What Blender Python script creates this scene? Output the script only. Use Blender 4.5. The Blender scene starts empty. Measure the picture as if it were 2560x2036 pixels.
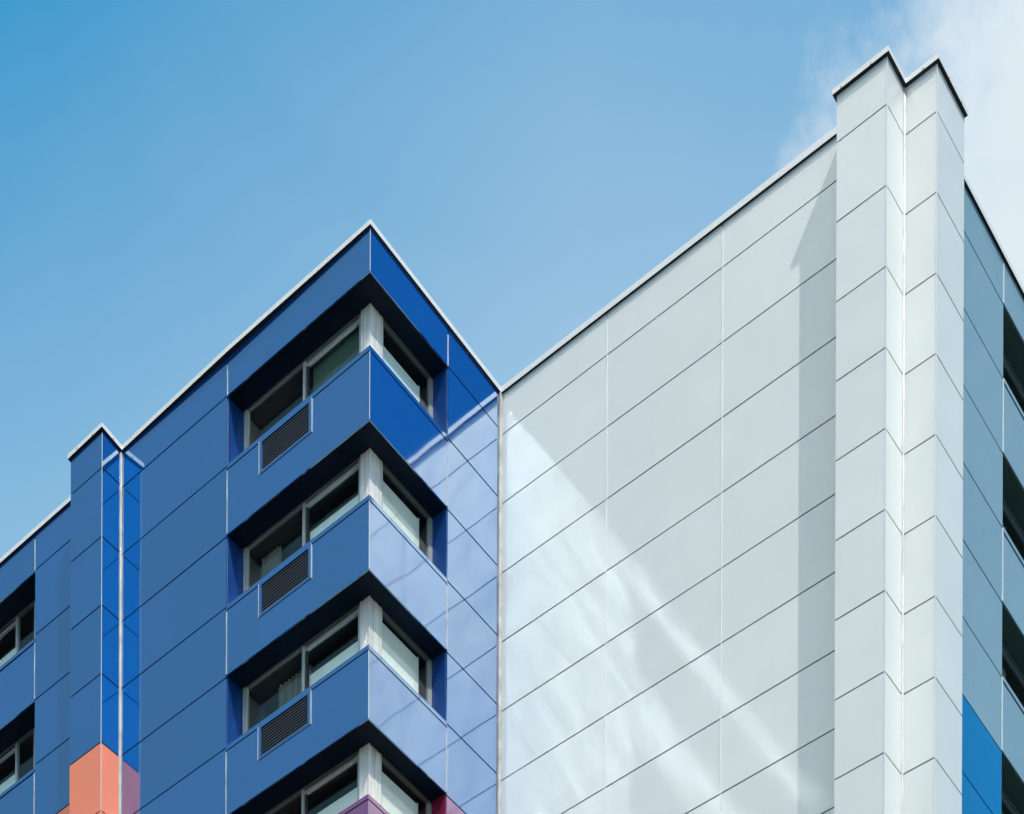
import bpy, math, random
random.seed(7)
S = bpy.context.scene
COL = S.collection
ZO = 42.0                       # height of the reference row joint above the ground

# ------------------------------------------------------------------ camera
cam = bpy.data.cameras.new("camera"); cam_o = bpy.data.objects.new("camera", cam); COL.objects.link(cam_o)
S.camera = cam_o
YAW, FPX, HPX, ROLL = 0.669513, 5062.88, 5958.04, 0.0037204
from mathutils import Matrix, Vector
rt = Vector((math.cos(YAW), math.sin(YAW), 0)); fw = Vector((-math.sin(YAW), math.cos(YAW), 0)); up = Vector((0, 0, 1))
cx = rt*math.cos(ROLL) + up*math.sin(ROLL); cy = -rt*math.sin(ROLL) + up*math.cos(ROLL)
m = Matrix(((cx.x, cy.x, -fw.x, 26.644), (cx.y, cy.y, -fw.y, -28.9872), (cx.z, cy.z, -fw.z, ZO-40.4569), (0, 0, 0, 1)))
cam_o.matrix_world = m
cam.sensor_fit = 'HORIZONTAL'; cam.sensor_width = 36.0; cam.lens = FPX/2560*36.0
cam.shift_x = 0.0; cam.shift_y = (HPX-1018)/2560
cam.clip_start = 0.1; cam.clip_end = 6000

# ------------------------------------------------------------------ sun, sky, exposure
SUN = Vector((1.0, -0.5, 1.56)).normalized()
EL = math.asin(SUN.z); AZ = math.atan2(SUN.x, SUN.y)
sl = bpy.data.lights.new("sun", 'SUN'); sl.energy = 3.2; sl.angle = math.radians(0.5); sl.color = (1.0, 0.95, 0.86)
so = bpy.data.objects.new("sun", sl); COL.objects.link(so)
so.rotation_euler = (-SUN).to_track_quat('-Z', 'Y').to_euler(); so.location = (60, -40, 120)

W = bpy.data.worlds.new("World"); S.world = W; W.use_nodes = True
wt = W.node_tree; wn = wt.nodes; bg = wn['Background']
def N(tree, t, **k):
    n = tree.nodes.new(t)
    for a, b in k.items(): setattr(n, a, b)
    return n
sky = N(wt, 'ShaderNodeTexSky', sky_type='NISHITA', sun_disc=False)
sky.sun_elevation = EL; sky.sun_rotation = AZ; sky.air_density = 1.0; sky.dust_density = 0.2; sky.ozone_density = 1.6
tint = N(wt, 'ShaderNodeMix', data_type='RGBA', blend_type='MULTIPLY'); tint.inputs[0].default_value = 1.0
tint.inputs[7].default_value = (0.40, 1.47, 1.48, 1)
wt.links.new(sky.outputs[0], tint.inputs[6])
tc = N(wt, 'ShaderNodeTexCoord')
def vmath(op, a, b=None):
    n = N(wt, 'ShaderNodeVectorMath', operation=op)
    for i, x in enumerate((a, b)):
        if x is None: continue
        if isinstance(x, (tuple, list)): n.inputs[i].default_value = x
        else: wt.links.new(x, n.inputs[i])
    return n
def fmath(op, a, b=None, c=None):
    n = N(wt, 'ShaderNodeMath', operation=op)
    for i, x in enumerate((a, b, c)):
        if x is None: continue
        if isinstance(x, (int, float)): n.inputs[i].default_value = x
        else: wt.links.new(x, n.inputs[i])
    return n.outputs[0]
def smooth(v, a, b, lo=0.0, hi=1.0):
    n = N(wt, 'ShaderNodeMapRange', interpolation_type='SMOOTHSTEP')
    wt.links.new(v, n.inputs[0])
    n.inputs[1].default_value = a; n.inputs[2].default_value = b; n.inputs[3].default_value = lo; n.inputs[4].default_value = hi
    return n.outputs[0]
D = vmath('NORMALIZE', tc.outputs['Generated']).outputs[0]
def noise(scale, detail, rough, dist=0.0, off=(0, 0, 0)):
    a = vmath('ADD', D, off).outputs[0]
    n = N(wt, 'ShaderNodeTexNoise'); wt.links.new(a, n.inputs['Vector'])
    n.inputs['Scale'].default_value = scale; n.inputs['Detail'].default_value = detail
    n.inputs['Roughness'].default_value = rough; n.inputs['Distortion'].default_value = dist
    return n.outputs[0]
# a cloud bank low in the north-north-west, thin veil round it
CB = Vector((-0.222, 0.655, 0.717)).normalized()
dist = vmath('DISTANCE', D, tuple(CB)).outputs['Value']
n1 = noise(9.0, 8, 0.58, 0.4, (3.1, 1.7, 0.4))
n2 = noise(26.0, 6, 0.6, 0.2, (0.3, 5.7, 2.4))
edge = fmath('ADD', dist, fmath('ADD', fmath('MULTIPLY', fmath('SUBTRACT', n1, 0.5), 0.24), fmath('MULTIPLY', fmath('SUBTRACT', n2, 0.5), 0.09)))
cloud = smooth(edge, 0.146, 0.088)
cloud = fmath('MULTIPLY', cloud, smooth(n1, 0.3, 0.62, 0.72, 1.0))
n3 = noise(5.0, 5, 0.55, 0.6, (7.7, 2.2, 9.1))
# thin high haze: thicker towards the horizon and to the right of the view
sep = N(wt, 'ShaderNodeSeparateXYZ'); wt.links.new(D, sep.inputs[0]); dz = sep.outputs['Z']
dr = vmath('DOT_PRODUCT', D, tuple(rt)).outputs['Value']; df = vmath('DOT_PRODUCT', D, tuple(fw)).outputs['Value']
veil = fmath('ADD', fmath('MULTIPLY', fmath('SUBTRACT', 0.762, dz), 3.4), fmath('MULTIPLY', fmath('MINIMUM', dr, 0.02), 1.3))
veil = fmath('ADD', veil, fmath('ADD', fmath('MULTIPLY', fmath('SUBTRACT', n3, 0.5), 0.20), 0.170))
veil = fmath('MINIMUM', fmath('MAXIMUM', veil, 0.0), 0.42)
veil = fmath('MULTIPLY', veil, fmath('MULTIPLY', smooth(dr, 0.45, 0.25), smooth(df, 0.25, 0.45)))
n4 = noise(3.0, 6, 0.6, 0.3, (2.2, 8.1, 4.4))
# an added bright cloud overhead, unseen behind the camera, as fill for the walls
dz2 = vmath('DISTANCE', D, tuple(Vector((0.05, -0.42, 0.91)).normalized())).outputs['Value']
fill_cloud = smooth(fmath('ADD', dz2, fmath('MULTIPLY', fmath('SUBTRACT', n4, 0.5), 0.25)), 0.44, 0.30)
def mixc(fac, a, b):
    n = N(wt, 'ShaderNodeMix', data_type='RGBA'); wt.links.new(fac, n.inputs[0])
    for i, x in ((6, a), (7, b)):
        if isinstance(x, tuple): n.inputs[i].default_value = x
        else: wt.links.new(x, n.inputs[i])
    return n.outputs[2]
# whiter sky behind the camera, added as neutral fill; cyan tint only in front
warm = N(wt, 'ShaderNodeMix', data_type='RGBA', blend_type='MULTIPLY'); warm.inputs[0].default_value = 1.0
wt.links.new(sky.outputs[0], warm.inputs[6]); warm.inputs[7].default_value = (1.05, 1.16, 1.10, 1)
base_sky = mixc(smooth(df, -0.05, 0.35), warm.outputs[2], tint.outputs[2])
def mirror_patch(prev, c, r0, r1, col):  # added unseen sky patches that colour the reflections in the blue panels
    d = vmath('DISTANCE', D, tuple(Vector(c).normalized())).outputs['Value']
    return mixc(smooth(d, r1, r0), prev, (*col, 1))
base_sky = mirror_patch(base_sky, (0.455, 0.555, 0.70), 0.14, 0.50, (0.10, 0.75, 2.3))
base_sky = mirror_patch(base_sky, (-0.475, -0.535, 0.70), 0.16, 0.50, (0.72, 1.50, 2.05))
base_sky = mirror_patch(base_sky, (0.52, -0.49, 0.70), 0.10, 0.22, (0.30, 2.2, 4.6))
SKYK = 0.15
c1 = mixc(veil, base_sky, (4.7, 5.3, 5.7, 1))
c2 = mixc(cloud, c1, (4.5, 5.0, 5.3, 1))
c2 = mixc(fill_cloud, c2, (36.0, 35.0, 32.5, 1))
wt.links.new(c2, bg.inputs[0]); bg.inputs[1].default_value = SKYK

S.view_settings.view_transform = 'Standard'; S.view_settings.look = 'None'
S.view_settings.exposure = 0.2; S.view_settings.gamma = 1.0
S.cycles.max_bounces = 10; S.cycles.diffuse_bounces = 4; S.cycles.glossy_bounces = 6; S.cycles.transparent_max_bounces = 16
S.cycles.caustics_reflective = True; S.cycles.blur_glossy = 0.02
S.cycles.sample_clamp_indirect = 150.0
S.cycles.use_guiding = True; S.cycles.use_surface_guiding = True; S.cycles.guiding_training_samples = 128

# ------------------------------------------------------------------ materials
def setv(p, k, v):
    if k in p.inputs: p.inputs[k].default_value = v
def mat(name, base, rough=0.4, ior=1.5, metallic=0.0, var=0.0, wave=0.0, dirt=0.0, streak=0.0, fine=0.0):
    M = bpy.data.materials.new(name); M.use_nodes = True
    t = M.node_tree; p = t.nodes['Principled BSDF']
    setv(p, 'Base Color', (*base, 1)); setv(p, 'Roughness', rough); setv(p, 'IOR', ior); setv(p, 'Metallic', metallic)
    co = N(t, 'ShaderNodeTexCoord'); obj = co.outputs['Object']
    col = None
    def rgb(): 
        nonlocal col
        if col is None:
            r = N(t, 'ShaderNodeRGB'); r.outputs[0].default_value = (*base, 1); col = r.outputs[0]
        return col
    def ramp(v, a, b, lo, hi):
        n = N(t, 'ShaderNodeMapRange'); t.links.new(v, n.inputs[0])
        for i, x in zip((1, 2, 3, 4), (a, b, lo, hi)): n.inputs[i].default_value = x
        return n.outputs[0]
    def mul(v):
        nonlocal col
        h = N(t, 'ShaderNodeHueSaturation'); t.links.new(rgb(), h.inputs['Color']); t.links.new(v, h.inputs['Value']); col = h.outputs[0]
    def ns(scale, detail=4, vec=None, sc=None):
        v = vec or obj
        if sc:
            mp = N(t, 'ShaderNodeMapping'); t.links.new(v, mp.inputs[0]); mp.inputs['Scale'].default_value = sc; v = mp.outputs[0]
        n = N(t, 'ShaderNodeTexNoise'); t.links.new(v, n.inputs['Vector']); n.inputs['Scale'].default_value = scale; n.inputs['Detail'].default_value = detail
        return n.outputs[0]
    if var:
        g = N(t, 'ShaderNodeNewGeometry'); mul(ramp(g.outputs['Random Per Island'], 0, 1, 1-var, 1+var))
        mul(ramp(ns(0.45, 5), 0.3, 0.7, 1-var*0.8, 1+var*0.8))
    if dirt:
        mul(ramp(ns(3.0, 8), 0.42, 0.75, 1.0, 1-dirt))
    if streak:
        mul(ramp(ns(1.0, 6, sc=(11, 11, 0.55)), 0.45, 0.75, 1.0, 1-streak))
    if col is not None: t.links.new(col, p.inputs['Base Color'])
    if var or dirt:
        t.links.new(ramp(ns(1.7, 6), 0.3, 0.75, rough*0.85, rough*1.25), p.inputs['Roughness'])
    if wave or fine:
        b = N(t, 'ShaderNodeBump'); b.inputs['Strength'].default_value = 1.0; b.inputs['Distance'].default_value = 1.0
        h = None
        if wave:
            n = N(t, 'ShaderNodeMath', operation='MULTIPLY'); t.links.new(ns(0.75, 1), n.inputs[0]); n.inputs[1].default_value = wave; h = n.outputs[0]
        if fine:
            n = N(t, 'ShaderNodeMath', operation='MULTIPLY'); t.links.new(ns(28, 6), n.inputs[0]); n.inputs[1].default_value = fine
            if h is not None:
                a = N(t, 'ShaderNodeMath', operation='ADD'); t.links.new(h, a.inputs[0]); t.links.new(n.outputs[0], a.inputs[1]); h = a.outputs[0]
            else: h = n.outputs[0]
        t.links.new(h, b.inputs['Height']); t.links.new(b.outputs[0], p.inputs['Normal'])
    return M
BLUE = mat('blue_panel', (0.001, 0.066, 0.30), 0.062, 5.2, var=0.09, wave=0.009)
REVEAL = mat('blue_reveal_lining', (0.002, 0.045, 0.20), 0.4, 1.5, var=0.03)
BLUE.node_tree.nodes['Principled BSDF'].inputs['Specular Tint'].default_value = (0.74, 0.90, 1.0, 1)   # the metallic paint tints its gloss
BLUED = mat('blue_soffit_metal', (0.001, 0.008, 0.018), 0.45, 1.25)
PURP = mat('purple_panel', (0.20, 0.035, 0.17), 0.10, 3.2, var=0.03, wave=0.010)
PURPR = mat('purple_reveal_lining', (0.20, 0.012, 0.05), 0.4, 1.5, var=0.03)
SALM = mat('salmon_panel', (0.82, 0.24, 0.135), 0.12, 1.6, var=0.03, wave=0.010)
GREY = mat('pale_grey_panel', (0.635, 0.66, 0.643), 0.34, 1.55, var=0.024, streak=0.015, wave=0.008)
TEAL = mat('grey_blue_panel', (0.215, 0.335, 0.395), 0.3, 1.45, var=0.025, wave=0.003)
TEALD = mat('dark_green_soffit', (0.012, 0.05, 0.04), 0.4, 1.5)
SKYB = mat('bright_blue_panel', (0.01, 0.175, 0.40), 0.25, 1.5, var=0.03, wave=0.008)
DARK = mat('dark_backing_and_shade', (0.02, 0.022, 0.025), 0.8)
ROOM = mat('room_plaster', (0.16, 0.15, 0.13), 0.8)
CAP = mat('white_coping_metal', (0.68, 0.685, 0.67), 0.35, 1.5, var=0.02)
TRIM = mat('pale_aluminium_trim', (0.50, 0.51, 0.52), 0.4, 1.5, dirt=0.4, fine=0.0008)
SEAL = mat('rough_silver_sealant', (0.42, 0.41, 0.39), 0.45, 1.5, dirt=0.5, fine=0.004)
BEAD = mat('corner_bead', (0.66, 0.67, 0.68), 0.35, 1.5)
FRAME = mat('painted_window_frame', (0.30, 0.33, 0.33), 0.4, 1.5, var=0.03, streak=0.12)
HEAD = mat('shaded_window_head', (0.085, 0.095, 0.09), 0.5, 1.5, var=0.03)  # frame paint darkened: shade of the recess put into the colour
POST = mat('weathered_white_post', (0.69, 0.69, 0.65), 0.5, 1.5, dirt=0.16, streak=0.36)
BLIND = mat('white_blind', (0.82, 0.81, 0.77), 0.8, 1.4, var=0.02)
SHEET = mat('pale_grey_blind', (0.78, 0.82, 0.79), 0.8, 1.4, var=0.02)
CURT = mat('dark_curtain', (0.24, 0.24, 0.22), 0.9, 1.4)
GREENC = mat('green_curtain', (0.09, 0.15, 0.12), 0.9, 1.4)
TAN = mat('tan_curtain', (0.42, 0.36, 0.28), 0.9, 1.4)
SLAT = mat('louvre_slat', (0.11, 0.14, 0.18), 0.4, 1.5)
ROOF = mat('roof_gravel', (0.22, 0.21, 0.20), 0.9, dirt=0.3)
SCREW = mat('dark_screw', (0.02, 0.02, 0.02), 0.5)
GROUND = mat('asphalt', (0.045, 0.045, 0.045), 0.9, dirt=0.3)
def glass():
    M = bpy.data.materials.new('window_glass'); M.use_nodes = True
    t = M.node_tree; t.nodes.clear()
    o = N(t, 'ShaderNodeOutputMaterial'); mx = N(t, 'ShaderNodeMixShader'); tr = N(t, 'ShaderNodeBsdfTransparent'); gl = N(t, 'ShaderNodeBsdfGlossy')
    tr.inputs[0].default_value = (0.93, 0.965, 0.95, 1); gl.inputs['Roughness'].default_value = 0.01
    lw = N(t, 'ShaderNodeLayerWeight'); lw.inputs[0].default_value = 0.5
    p5 = N(t, 'ShaderNodeMath', operation='POWER'); t.links.new(lw.outputs['Facing'], p5.inputs[0]); p5.inputs[1].default_value = 5.0
    f = N(t, 'ShaderNodeMath', operation='MULTIPLY_ADD'); t.links.new(p5.outputs[0], f.inputs[0]); f.inputs[1].default_value = 0.9; f.inputs[2].default_value = 0.06
    co = N(t, 'ShaderNodeTexCoord'); n = N(t, 'ShaderNodeTexNoise'); n.inputs['Scale'].default_value = 0.8; n.inputs['Detail'].default_value = 1
    t.links.new(co.outputs['Object'], n.inputs['Vector'])
    b = N(t, 'ShaderNodeBump'); b.inputs['Distance'].default_value = 0.006; t.links.new(n.outputs[0], b.inputs['Height']); t.links.new(b.outputs[0], gl.inputs['Normal'])
    t.links.new(f.outputs[0], mx.inputs[0]); t.links.new(tr.outputs[0], mx.inputs[1]); t.links.new(gl.outputs[0], mx.inputs[2]); t.links.new(mx.outputs[0], o.inputs[0])
    return M
GLASS = glass()

# ------------------------------------------------------------------ mesh helpers
class MB:
    def __init__(s): s.v = []; s.f = []; s.m = []; s.mats = []
    def mi(s, M):
        if M not in s.mats: s.mats.append(M)
        return s.mats.index(M)
    def hexa(s, pts, M):
        k = len(s.v); s.v += [(x, y, z+ZO) for x, y, z in pts]
        for f in ((0, 3, 2, 1), (4, 5, 6, 7), (0, 1, 5, 4), (1, 2, 6, 5), (2, 3, 7, 6), (3, 0, 4, 7)):
            s.f.append(tuple(k+i for i in f)); s.m.append(s.mi(M))
    def box(s, x0, x1, y0, y1, z0, z1, M):
        s.hexa([(x0, y0, z0), (x1, y0, z0), (x1, y1, z0), (x0, y1, z0), (x0, y0, z1), (x1, y0, z1), (x1, y1, z1), (x0, y1, z1)], M)
    # a cladding panel facing -Y at plane y, or facing +X at plane x, its four corners very slightly out of true
    def py(s, y, x0, x1, z0, z1, M, gl=0.011, gr=0.011, t=0.03, gz=0.016, j=0.0024):
        r = [random.uniform(0, j) for _ in range(4)]
        a, b, c, d = x0+gl, x1-gr, z0+gz, z1-gz
        s.hexa([(a, y+r[0], c), (b, y+r[1], c), (b, y+t, c), (a, y+t, c), (a, y+r[2], d), (b, y+r[3], d), (b, y+t, d), (a, y+t, d)], M)
    def px(s, x, y0, y1, z0, z1, M, gl=0.011, gr=0.011, t=0.03, gz=0.016, j=0.0024):
        r = [random.uniform(0, j) for _ in range(4)]
        a, b, c, d = y0+gl, y1-gr, z0+gz, z1-gz
        s.hexa([(x-t, a, c), (x-r[0], a, c), (x-r[1], b, c), (x-t, b, c), (x-t, a, d), (x-r[2], a, d), (x-r[3], b, d), (x-t, b, d)], M)
    def path(s, pts, e, w, M, dz=0.0):
        """coping along wall-line points (x, y, z_bottom, z_top): overhang e to the right of travel, w inwards"""
        n = len(pts)
        def off(i, d):
            x, y = pts[i][:2]; dirs = []
            if i > 0: dirs.append((x-pts[i-1][0], y-pts[i-1][1]))
            if i < n-1: dirs.append((pts[i+1][0]-x, pts[i+1][1]-y))
            ox = oy = 0.0; nr = []
            for a, b in dirs:
                l = math.hypot(a, b); nr.append((b/l, -a/l))
            if len(nr) == 1: return x+nr[0][0]*d, y+nr[0][1]*d
            return x+(nr[0][0]+nr[1][0])*d, y+(nr[0][1]+nr[1][1])*d
        k = len(s.v)
        for i, (x, y, zb, zt) in enumerate(pts):
            o = off(i, e); q = off(i, -w)
            for X, Y, Z in ((o[0], o[1], zb), (o[0], o[1], zt-0.004), (q[0], q[1], zt+0.015), (q[0], q[1], zb)): s.v.append((X, Y, Z+ZO+dz))
        mi = s.mi(M)
        for i in range(n-1):
            a, b = k+4*i, k+4*i+4
            for j in range(4):
                j2 = (j+1) % 4; s.f.append((a+j, b+j, b+j2, a+j2)); s.m.append(s.mi(DARK) if j == 3 else mi)  # underside coloured dark to stand for the shaded hollow of the coping
        s.f.append((k, k+1, k+2, k+3)); s.m.append(mi)
        e2 = k+4*(n-1); s.f.append((e2+3, e2+2, e2+1, e2)); s.m.append(mi)
    def rough_strip(s, prof, z0, z1, M, jit=0.005, step=0.14):
        """a vertical bead of sealant with an uneven surface; prof is the closed plan outline"""
        n = int((z1-z0)/step)+1; k = len(s.v); c = len(prof); mi = s.mi(M)
        for i in range(n+1):
            z = z0+(z1-z0)*i/n
            for x, y in prof: s.v.append((x+random.uniform(-jit, jit), y+random.uniform(-jit, jit), z+ZO))
        for i in range(n):
            for j in range(c):
                a = k+i*c+j; b = k+i*c+(j+1) % c; s.f.append((a, b, b+c, a+c)); s.m.append(mi)
        s.f.append(tuple(k+n*c+j for j in range(c))); s.m.append(mi)
        s.f.append(tuple(k+j for j in reversed(range(c)))); s.m.append(mi)
    def build(s, name, parent=None, label=None):
        me = bpy.data.meshes.new(name); me.from_pydata(s.v, [], s.f)
        for M in s.mats: me.materials.append(M)
        for p, i in zip(me.polygons, s.m): p.material_index = i
        import bmesh
        bm = bmesh.new(); bm.from_mesh(me); bmesh.ops.recalc_face_normals(bm, faces=bm.faces); bm.to_mesh(me); bm.free()
        o = bpy.data.objects.new(name, me); COL.objects.link(o)
        if parent: o.parent = parent
        if label: o['label'] = label
        return o
def thing(name, label, cat):
    o = bpy.data.objects.new(name, None); COL.objects.link(o); o['label'] = label; o['category'] = cat
    o.empty_display_size = 1.0
    return o

# ------------------------------------------------------------------ ground
g = MB(); g.v = [(-3000, -3000, 0), (3000, -3000, 0), (3000, 3000, 0), (-3000, 3000, 0)]; g.f = [(0, 1, 2, 3)]; g.m = [g.mi(GROUND)]
go = g.build('ground'); go['kind'] = 'structure'

# ------------------------------------------------------------------ measures (metres; z from the reference joint)
H = 1.45
L = 4.0455                                   # plane of the grey wall
ZB = 0.465                                   # first joint on the blue block
BLJ, BYJ, BYE = -3.969, 2.337, 3.975
PX0, PX1, PP = -8.29, -7.255, 0.54           # blue pier
LJX = -10.185                                # joint on the far left of the blue block
W1, W2 = 0.44, -0.395                        # window planes of the corner bay
XA, XB, XC, YP, YQ, YR = 8.278, 9.296, 9.9476, 3.4987, 4.1557, 5.2532
XT, TY = 9.568, 7.765
def rb(k): return ZB-H*k
NB = 28
GZ = -ZO+0.02

# ================================================================== BLUE BLOCK
B = thing('apartment_building', 'blue panel-clad apartment block with recessed corner windows and a narrow blue and salmon pier', 'building')
# dark carcass behind the cladding
c = MB()
c.box(LJX+0.03, BLJ-0.03, 0.034, 9, GZ, 1.05, DARK)
c.box(-2.2, -0.034, BYJ+0.034, L-0.01, GZ, 1.12, DARK)
c.box(BLJ-0.029, -2.201, L-0.2, L, GZ, 1.10, DARK)
c.box(BLJ-0.029, -0.034, 0.034, BYJ+0.033, GZ, rb(8)+0.02, DARK)
OPEN = []                                     # (z_bottom, z_top) of the corner-window openings
for f in range(4):
    zt = rb(2*f)+(0.045 if f else 0.0); zb = rb(2*f+1)+0.02; OPEN.append((zb, zt))
c.box(BLJ-0.029, -0.034, 0.034, BYJ+0.033, OPEN[0][1]+0.022, 1.10, DARK)
for f in range(3): c.box(BLJ-0.029, -0.034, 0.034, BYJ+0.033, OPEN[f+1][1]+0.022, OPEN[f][0]-0.03, DARK)
c.box(BLJ-0.029, -0.034, 0.034, BYJ+0.033, rb(8)+0.021, OPEN[3][0]-0.03, DARK)
c.box(PX0+0.03, PX1-0.03, -PP+0.034, 0.032, GZ, 1.2, DARK)
LOPEN = [(-1.235, 0.262), (-4.155, -2.655), (-7.1, -5.60)]
top = 1.05
for zb, zt in LOPEN:
    c.box(-16, LJX+0.029, 0.034, 3.6, zt+0.022, top, DARK); top = zb-0.03
c.box(-16, LJX+0.029, 0.034, 3.6, GZ, top, DARK)
c.box(-16, LJX+0.029, 3.601, 9, GZ, 1.05, DARK)
c.build('wall', B)
r = MB(); r.box(-15.7, -0.31, 0.31, 8.9, 1.13, 1.17, ROOF); r.build('roof', B)

# cladding: left face, right face
cl = MB()
# top bands
ztop = 1.30
cl.py(0, BLJ, 0, rb(0), ztop+0.06, BLUE, gr=0.0)
cl.px(0, 0.03, BYJ, rb(0), ztop+0.05, BLUE, gl=0.0)
for k in range(NB):
    z1 = ztop if k == 0 else rb(k-1); z0 = max(rb(k), GZ)
    cl.py(0, PX1, BLJ, z0+0.03*0, z1, BLUE)
    lz = lambda q: 0.305-1.462*q
    M = SALM if k >= 5 else BLUE
    cl.py(0, LJX, PX0, max(lz(k), GZ), 1.25 if k == 0 else lz(k-1), M)
    cl.px(0, BYJ, BYE, z0, z1 if k else ztop, PURP if k >= 7 else BLUE)
for k in range(9, NB+1):
    cl.py(0, BLJ, 0, max(rb(k), GZ), rb(k-1), PURP, gr=0.0); cl.px(0, 0.03, BYJ, max(rb(k), GZ), rb(k-1), PURP, gl=0.0)
# far-left bands above and between its windows
cl.py(0, -16, LJX, LOPEN[0][1], 1.25, BLUE)
cl.py(0, -16, LJX, LOPEN[1][1], LOPEN[0][0]-0.09, BLUE)
cl.py(0, -16, LJX, LOPEN[2][1], LOPEN[1][0]-0.09, BLUE)
cl.py(0, -16, LJX, GZ, LOPEN[2][0]-0.09, BLUE)
cl.box(-0.004, 0.005, -0.005, 0.004, rb(0)+0.012, ztop, BEAD)
cl.build('wall_cladding', B)

# coping of the parapet
cp = MB()
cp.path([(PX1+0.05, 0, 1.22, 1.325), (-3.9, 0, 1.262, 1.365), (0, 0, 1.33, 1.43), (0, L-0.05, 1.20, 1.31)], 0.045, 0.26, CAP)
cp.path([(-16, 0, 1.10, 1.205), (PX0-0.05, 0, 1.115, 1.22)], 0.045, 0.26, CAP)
cp.build('coping', B)

# vertical joint trims and the inner-corner bead
def trim_y(x, y, segs, par, M=TRIM, w=0.017):
    for z0, z1 in segs:
        t = MB(); t.rough_strip([(x-w, y-0.006), (x+w, y-0.006), (x+w, y+0.028), (x-w, y+0.028)], z0, z1, M, 0.002, 0.2)
        t.build('joint_trim', par)
def trim_x(x, y, segs, par, M=TRIM, w=0.017):
    for z0, z1 in segs:
        t = MB(); t.rough_strip([(x-0.028, y-w), (x+0.006, y-w), (x+0.006, y+w), (x-0.028, y+w)], z0, z1, M, 0.002, 0.2)
        t.build('joint_trim', par)
sp = [(rb(0)+0.01, 1.1)]+[(rb(2*f+2)+0.06, rb(2*f+1)-0.1) for f in range(4)]
trim_y(BLJ, 0, sp, B, w=0.012); trim_x(0, BYJ, sp, B, w=0.014)
trim_y(LJX, 0, [(0.3, 1.0), (-2.6, -1.33), (-5.55, -4.26)], B, w=0.012)
s = MB(); s.rough_strip([(-0.02, BYE+0.004), (0.035, BYE+0.002), (0.062, L-0.006), (0.02, L-0.004), (-0.02, L-0.006)], GZ, 1.19, SEAL, 0.004, 0.16)
s.build('corner_bead', B, 'rough silver sealant bead in the inner corner between blue and grey walls')

# pier
pm = MB()
def rp(k): return 0.51-1.468*k
for k in range(29):
    z1 = 1.30 if k == 0 else rp(k-1); z0 = max(rp(k), GZ)
    M = SALM if k >= 5 else BLUE
    pm.py(-PP, PX0, PX1, z0, z1, M, gl=0.0, gr=0.0)
    pm.px(PX1, -PP+0.03, -0.002, z0, z1, M, gl=0.0, gr=0.0)
    pm.box(PX0, PX0+0.03, -PP+0.03, -0.002, z0+0.009, z1-0.009, M)
pm.box(PX1-0.004, PX1+0.005, -PP-0.005, -PP+0.004, GZ, 1.25, BEAD)
P = pm.build('pier', B, 'narrow pier clad in blue panels above and salmon panels below')
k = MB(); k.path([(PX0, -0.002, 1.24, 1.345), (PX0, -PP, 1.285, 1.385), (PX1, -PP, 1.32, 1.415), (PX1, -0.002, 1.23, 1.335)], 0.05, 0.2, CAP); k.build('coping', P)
def screw(*b):
    k = MB(); k.box(*b, SCREW); k.build('screw', P)
for x in (-8.02, -7.52): screw(x-0.008, x+0.008, -PP-0.054, -PP-0.05, 1.315, 1.34)
screw(PX1+0.05, PX1+0.054, -0.28, -0.262, 1.285, 1.31)
k = MB(); k.rough_strip([(PX1-0.004, -0.05), (PX1+0.018, -0.046), (PX1+0.036, -0.02), (PX1+0.034, 0.0), (PX1-0.004, 0.0)], GZ, 1.2, SEAL, 0.003, 0.16)
k.build('corner_bead', P)

# corner windows
def louvre(par, f):
    z1, z0 = rb(2*f+1)-0.058, rb(2*f+1)-0.735
    x0, x1 = -3.03, -1.545
    a = MB()
    fr = 0.085
    for q in ((x0, x0+fr, z0, z1), (x1-fr, x1, z0, z1), (x0+fr, x1-fr, z0, z0+0.045), (x0+fr, x1-fr, z1-0.05, z1)):
        a.box(q[0], q[1], -0.012, 0.03, q[2]+0.002, q[3]-0.002, BLUE)
    a.box(x0-0.004, x0+0.009, -0.018, 0.0, z0-0.006, z1, TRIM); a.box(x1-0.006, x1+0.007, -0.018, 0.0, z0-0.006, z1, TRIM)
    a.box(x0+fr, x1-fr, 0.10, 0.11, z0+0.045, z1-0.05, DARK)
    n = 10; a0, a1 = z0+0.05, z1-0.055
    for i in range(n):
        z = a0+(a1-a0)*(i+0.5)/n
        X0, X1 = x0+fr-0.004, x1-fr+0.004
        a.hexa([(X0, 0.010, z-0.006), (X1, 0.010, z-0.006), (X1, 0.07, z+0.022), (X0, 0.07, z+0.022), (X0, 0.010, z+0.003), (X1, 0.010, z+0.003), (X1, 0.07, z+0.031), (X0, 0.07, z+0.031)], DARK)  # slat bodies coloured dark for their unlit undersides; only the lips are paler
        a.box(X0, X1, 0.002, 0.010, z-0.006, z+0.003, SLAT)
    return a.build('vent_grille', par)
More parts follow.
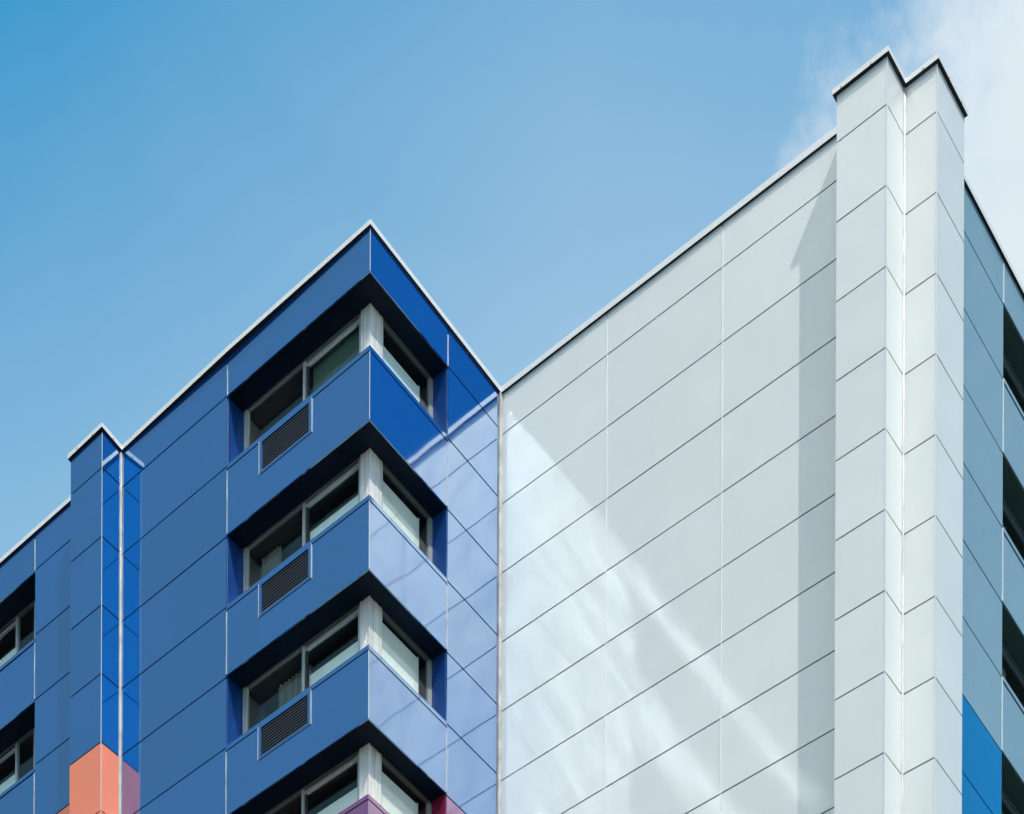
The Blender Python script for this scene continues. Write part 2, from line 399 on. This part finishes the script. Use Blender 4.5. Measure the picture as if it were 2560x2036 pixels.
def spandrel(f):
    M = PURP if f == 3 else BLUE
    z1 = rb(2*f+1)-0.082; z0 = rb(2*f+2)+0.045
    a = MB()
    vx0, vx1, vz0 = -3.03, -1.545, rb(2*f+1)-0.735
    a.py(0, BLJ, vx0, z0, z1, M, gr=0.0, gz=0.0, j=0.0004)
    a.py(0, vx1, 0, z0, z1, M, gl=0.0, gr=0.0, gz=0.0, j=0.0004)
    a.box(vx0, vx1, 0.0004, 0.03, z0, vz0, M)
    a.px(0, 0.03, BYJ, z0, z1, M, gl=0.0, gz=0.0)
    a.box(-0.004, 0.005, -0.005, 0.004, z0+0.004, z1, BEAD if f != 3 else PURP)
    o = a.build('spandrel', B, 'purple spandrel panel below the lowest corner window' if f == 3 else None)
    k = MB(); zc0, zc1 = rb(2*f+1)-0.066, rb(2*f+1)+0.02
    k.box(BLJ+0.004, 0.010, -0.010, 0.028, zc0, zc1, M); k.box(-0.028, 0.010, 0.028, BYJ-0.004, zc0, zc1, M)
    k.box(BLJ+0.004, W2-0.03, 0.028, W1+0.02, zc1-0.03, zc1-0.004, M); k.box(W2-0.03, -0.028, 0.028, BYJ-0.004, zc1-0.03, zc1-0.004, M)
    k.build('sill_cap', o)
    louvre(o, f)
    return o
def corner_window(f):
    zb, zt = OPEN[f]; zs = zb-0.01
    a = MB(); F = FRAME
    yl = W1
    # left light: jamb, head, mullion, sash
    a.box(-3.945, -3.875, yl, yl+0.08, zs, zt, F); a.box(-3.87, -3.825, yl+0.012, yl+0.07, zs, zt, F)
    a.box(-3.825, -0.64, yl+0.004, yl+0.075, zt-0.05, zt, HEAD)
    a.box(-2.235, -2.165, yl-0.004, yl+0.075, zs, zt-0.05, F)
    a.box(-2.165, -0.70, yl+0.012, yl+0.07, zt-0.155, zt-0.095, F); a.box(-2.165, -0.70, yl+0.03, yl+0.07, zt-0.095, zt-0.05, HEAD)
    a.box(-0.70, -0.64, yl+0.008, yl+0.075, zs, zt-0.05, F); a.box(-2.163, -2.11, yl+0.02, yl+0.07, zs, zt-0.155, DARK)
    # right light
    a.box(W2-0.075, W2-0.004, 0.80, BYJ, zt-0.045, zt, HEAD); a.box(W2-0.07, W2-0.014, 0.83, BYJ-0.1, zt-0.085, zt-0.045, HEAD)
    a.box(W2-0.075, W2, BYJ-0.07, BYJ-0.002, zs, zt-0.045, F); a.box(W2-0.07, W2-0.014, BYJ-0.11, BYJ-0.07, zs, zt-0.045, F)
    a.box(W2-0.07, W2-0.01, 0.80, 0.835, zs, zt-0.045, F)
    a.box(-3.945, -0.64, yl+0.004, yl+0.075, zs-0.02, zs+0.03, F); a.box(W2-0.075, W2-0.004, 0.80, BYJ-0.002, zs-0.02, zs+0.03, F)
    o = a.build('corner_window', B)
    p = MB()
    p.box(-0.64, W2, yl, 0.80, zs, zt, POST)
    p.box(-0.635, -0.60, yl-0.01, yl, zs, zt-0.002, POST); p.box(-0.50, -0.46, yl-0.006, yl, zs, zt-0.002, POST)
    p.box(W2, W2+0.008, 0.62, 0.655, zs, zt-0.002, POST); p.box(W2, W2+0.008, 0.765, 0.80, zs, zt-0.002, POST)
    p.box(W2-0.03, W2+0.008, yl-0.008, yl+0.03, zs, zt-0.004, POST)
    p.build('corner_post', o)
    for x0, x1, y in ((-3.825, -2.235, yl+0.04), (-2.165, -0.70, yl+0.045)):
        q = MB(); q.box(x0, x1, y, y+0.006, zs+0.03, zt-0.05, GLASS); q.build('pane', o)
    q = MB(); q.box(W2-0.046, W2-0.040, 0.835, BYJ-0.11, zs+0.03, zt-0.085, GLASS); q.build('pane', o)
    q = MB(); hb = (0.98, 1.20, 1.28, 1.22)[f]; q.box(W2-0.062, W2-0.056, 0.81, 1.965, zs, zb+hb, BLIND if f else SHEET); q.box(W2-0.055, W2-0.049, 1.945, 1.975, zs, zb+hb+0.03, BLIND); q.build('blind', o)
    if f:
        q = MB(); q.box(-2.12, -0.66, yl+0.10, yl+0.108, zs, zb+0.86, SHEET); q.build('blind', o, 'pale half-height blind')
    if f == 0:
        q = MB(); q.box(-2.1, -0.66, yl+0.16, yl+0.168, zs, zt-0.06, GREENC); q.build('curtain', o, 'dark green curtain')
    if f in (1, 2, 3):
        q = MB(); M = CURT; xs = -3.2; y = yl+0.35
        kk = len(q.v); n = 60; mi = q.mi(M)
        for i in range(n+1):
            x = (-3.75, -3.75, -3.25, -3.5)[f]+(0, 0.55, 0.95, 0.7)[f]*i/n; yy = y+0.03*math.sin(i*0.9)+0.012*math.sin(i*2.3)
            q.v += [(x, yy, zs+ZO), (x, yy, zt-0.1+ZO), (x, yy+0.006, zt-0.1+ZO), (x, yy+0.006, zs+ZO)]
        for i in range(n):
            a0, b0 = kk+4*i, kk+4*i+4
            for j in range(4): q.f.append((a0+j, b0+j, b0+(j+1) % 4, a0+(j+1) % 4)); q.m.append(mi)
        q.build('curtain', o)
    # lining of the recess
    s = MB()
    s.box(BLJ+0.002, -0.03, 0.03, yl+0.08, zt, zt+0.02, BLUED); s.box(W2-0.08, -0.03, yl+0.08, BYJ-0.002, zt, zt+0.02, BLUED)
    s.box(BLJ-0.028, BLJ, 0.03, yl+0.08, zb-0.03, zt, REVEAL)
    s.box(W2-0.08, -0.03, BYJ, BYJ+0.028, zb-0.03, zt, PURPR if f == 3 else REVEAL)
    s.build('window_reveal', o)
    s = MB(); s.box(-3.9, -0.5, 3.0, 3.02, zb-0.02, zt, ROOM); s.box(-2.19, -0.5, BYJ+0.03, BYJ+0.034, zb, zt, ROOM); s.box(-3.97, -3.96, yl+0.1, 3.0, zb, zt, ROOM)
    s.build('room_wall', o)
for f in range(4): corner_window(f); spandrel(f)

# windows at the far left
for i, (zb, zt) in enumerate(LOPEN[:2]):
    a = MB(); y = W1
    a.box(-16, LJX, y+0.004, y+0.075, zt-0.05, zt, HEAD); a.box(-16, LJX, y+0.004, y+0.075, zb-0.02, zb+0.03, FRAME)
    for x in (-11.40, -14.2): a.box(x-0.03, x+0.03, y-0.004, y+0.075, zb, zt-0.05, FRAME)
    a.box(-12.9, -11.43, y+0.012, y+0.07, zt-0.15, zt-0.10, FRAME); a.box(-10.77, -10.70, y, y+0.07, zb, zt-0.05, FRAME)
    o = a.build('window', B)
    for x0, x1 in ((-14.17, -11.43), (-11.37, -10.77)):
        q = MB(); q.box(x0, x1, y+0.04, y+0.046, zb+0.03, zt-0.05, GLASS); q.build('pane', o)
    q = MB(); q.box(-14.1, -11.45, y+0.10, y+0.108, zb, zb+0.90, SHEET); q.build('blind', o)
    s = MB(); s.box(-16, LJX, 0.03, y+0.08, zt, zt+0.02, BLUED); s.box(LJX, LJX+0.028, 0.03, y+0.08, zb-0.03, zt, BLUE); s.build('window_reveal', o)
    s = MB(); s.box(-16, LJX-0.004, -0.012, 0.028, zb-0.078, zb, BLUE); s.box(-16, LJX-0.004, 0.028, y+0.02, zb-0.03, zb-0.004, BLUE); s.build('sill_cap', o)
    s = MB(); s.box(-15.5, LJX-0.02, 3.4, 3.42, zb, zt, ROOM); s.build('room_wall', o)

# ================================================================== GREY BLOCK
G = thing('apartment_building', 'pale grey panel-clad block with a tall blank wall, stepped corner pier and grey-blue side face', 'building')
ZG = 0.343
def rg(k): return ZG-H*k
c = MB()
c.box(0.0, XB-0.05, L+0.034, TY-0.002, GZ, 0.95, DARK); c.box(XB-0.049, XT-0.034, YQ+0.05, TY-0.002, GZ, 0.94, DARK)
c.box(0.0, 6.0, TY, 15, GZ, 0.85, DARK)
TO = []
ZT = 0.022
top = 0.85
for f in range(4):
    zt = ZT-2*f*H+0.03; zb = ZT-(2*f+1)*H+0.034; TO.append((zb, zt))
    c.box(6.001, XT-0.034, TY, 15, zt+0.022, top, DARK); top = zb-0.03
c.box(6.001, XT-0.034, TY, 15, GZ, top, DARK)
c.build('wall', G)
r = MB(); r.box(0.31, XT-0.3, L+0.3, 14.8, 0.97, 1.0, ROOF); r.build('roof', G)
cl = MB()
J1, J2 = 2.7376, 5.4798
for k in range(NB+1):
    z1 = 1.25 if k == 0 else rg(k-1); z0 = max(rg(k), GZ)
    for x0, x1, gl in ((0.03, J1, 0.0), (J1, J2, 0.009), (J2, XA, 0.009)): cl.py(L, x0, x1, z0, z1, GREY, gl=gl)
cl.build('wall_cladding', G, 'pale grey panels of the tall blank wall')
cl = MB()
def rtl(k): return ZT-H*k
for k in range(NB+1):
    z1 = 0.98 if k == 0 else rtl(k-1); z0 = max(rtl(k), GZ)
    cl.px(XT, YR-0.3, TY, z0, z1, SKYB if k >= 7 else TEAL)
cl.px(XT, TY, 15, ZT+0.03, 0.98, TEAL)
for f in range(3): cl.px(XT, TY, 15, TO[f+1][1], TO[f][0]-0.10, TEAL)
cl.px(XT, TY, 15, GZ, TO[3][0]-0.10, TEAL)
cl.build('wall_cladding', G, 'grey-blue panels of the side face with bright blue panels lower down')
cp = MB()
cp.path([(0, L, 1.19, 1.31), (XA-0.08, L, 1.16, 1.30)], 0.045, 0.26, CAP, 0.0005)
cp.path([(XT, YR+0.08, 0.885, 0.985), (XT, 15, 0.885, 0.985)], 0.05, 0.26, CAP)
cp.build('coping', G)
trim_y(J1, L, [(GZ, 1.1)], G, CAP, 0.011); trim_y(J2, L, [(GZ, 1.1)], G, CAP, 0.011)
trim_x(XT, TY, [(ZT+0.04, 0.84)]+[(TO[f+1][1]+0.01, TO[f][0]-0.02) for f in range(3)], G, CAP, 0.016)
# stepped pier
pm = MB(); ZP = 0.352
def rq(k): return ZP-H*k
for k in range(NB+1):
    z1 = 1.22 if k == 0 else rq(k-1); z0 = max(rq(k), GZ)
    pm.py(YP, XA, XB, z0, z1, GREY, gl=0, gr=0); pm.px(XB, YP+0.03, YQ, z0, z1, GREY, gl=0, gr=0.0)
    pm.py(YQ, XB+0.002, XC, z0, z1, GREY, gl=0, gr=0); pm.px(XC, YQ+0.03, YR, z0, z1, GREY, gl=0, gr=0)
    pm.box(XA, XA+0.03, YP+0.031, L-0.002, z0+0.009, z1-0.009, GREY)
    pm.box(XT+0.002, XC-0.031, YR-0.03, YR, z0+0.009, z1-0.009, GREY)
pm.box(XA+0.031, XB-0.034, YP+0.034, L+0.03, GZ, 1.18, DARK); pm.box(XA+0.5, XC-0.034, YQ+0.034, YR-0.031, GZ, 1.18, DARK)
pm.box(XB-0.006, XB+0.008, YP-0.008, YP+0.006, GZ, 1.19, BEAD); pm.box(XC-0.006, XC+0.008, YQ-0.008, YQ+0.006, GZ, 1.19, BEAD)
P = pm.build('pier', G, 'stepped corner pier of pale grey panels, two corners wide')
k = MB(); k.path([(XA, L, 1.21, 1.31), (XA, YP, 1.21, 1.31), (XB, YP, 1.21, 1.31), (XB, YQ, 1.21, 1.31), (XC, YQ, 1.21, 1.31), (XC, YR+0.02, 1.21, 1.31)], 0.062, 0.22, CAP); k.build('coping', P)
for x in (XA+0.12, XA+0.72): screw(x-0.009, x+0.009, YP-0.066, YP-0.062, 1.215, 1.24)
screw(XB+0.4, XB+0.418, YQ-0.066, YQ-0.062, 1.215, 1.24)
for y in (YQ+0.35, YQ+0.85): screw(XC+0.062, XC+0.066, y, y+0.016, 1.215, 1.24)
k = MB(); k.rough_strip([(XB-0.004, YQ-0.03), (XB+0.012, YQ-0.03), (XB+0.032, YQ-0.008), (XB+0.032, YQ+0.004), (XB-0.004, YQ+0.004)], GZ, 1.2, TRIM, 0.002, 0.2); k.build('corner_bead', P)
# windows of the side face
for f, (zb, zt) in enumerate(TO):
    a = MB(); X = XT-0.40
    a.box(X-0.07, X, TY, 15, zt-0.06, zt, SLAT); a.box(X-0.07, X, TY, 15, zb-0.02, zb+0.03, FRAME)
    a.box(X-0.06, X-0.01, TY, 15, zt-0.14, zt-0.09, SLAT)
    for y in (10.4, 13.0): a.box(X-0.07, X+0.004, y, y+0.06, zb, zt-0.06, SLAT)
    o = a.build('window', G)
    for y0, y1 in ((TY+0.02, 10.4), (10.46, 13.0)):
        q = MB(); q.box(X-0.04, X-0.034, y0, y1, zb+0.03, zt-0.06, GLASS); q.build('pane', o)
    q = MB(); q.box(X-0.20, X-0.19, TY+0.05, 9.2, zb, zt-0.1, TAN); q.build('curtain', o)
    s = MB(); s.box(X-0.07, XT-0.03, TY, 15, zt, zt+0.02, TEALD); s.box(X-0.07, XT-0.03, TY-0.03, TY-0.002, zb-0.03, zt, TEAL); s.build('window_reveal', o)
    s = MB(); s.box(XT-0.028, XT+0.012, TY+0.01, 15, zb-0.082, zb, TEAL); s.box(X-0.02, XT-0.028, TY+0.01, 15, zb-0.03, zb-0.004, TEAL); s.build('sill_cap', o)
    s = MB(); s.box(6.01, 6.02, TY+0.01, 14.9, zb, zt, ROOM); s.build('room_wall', o)
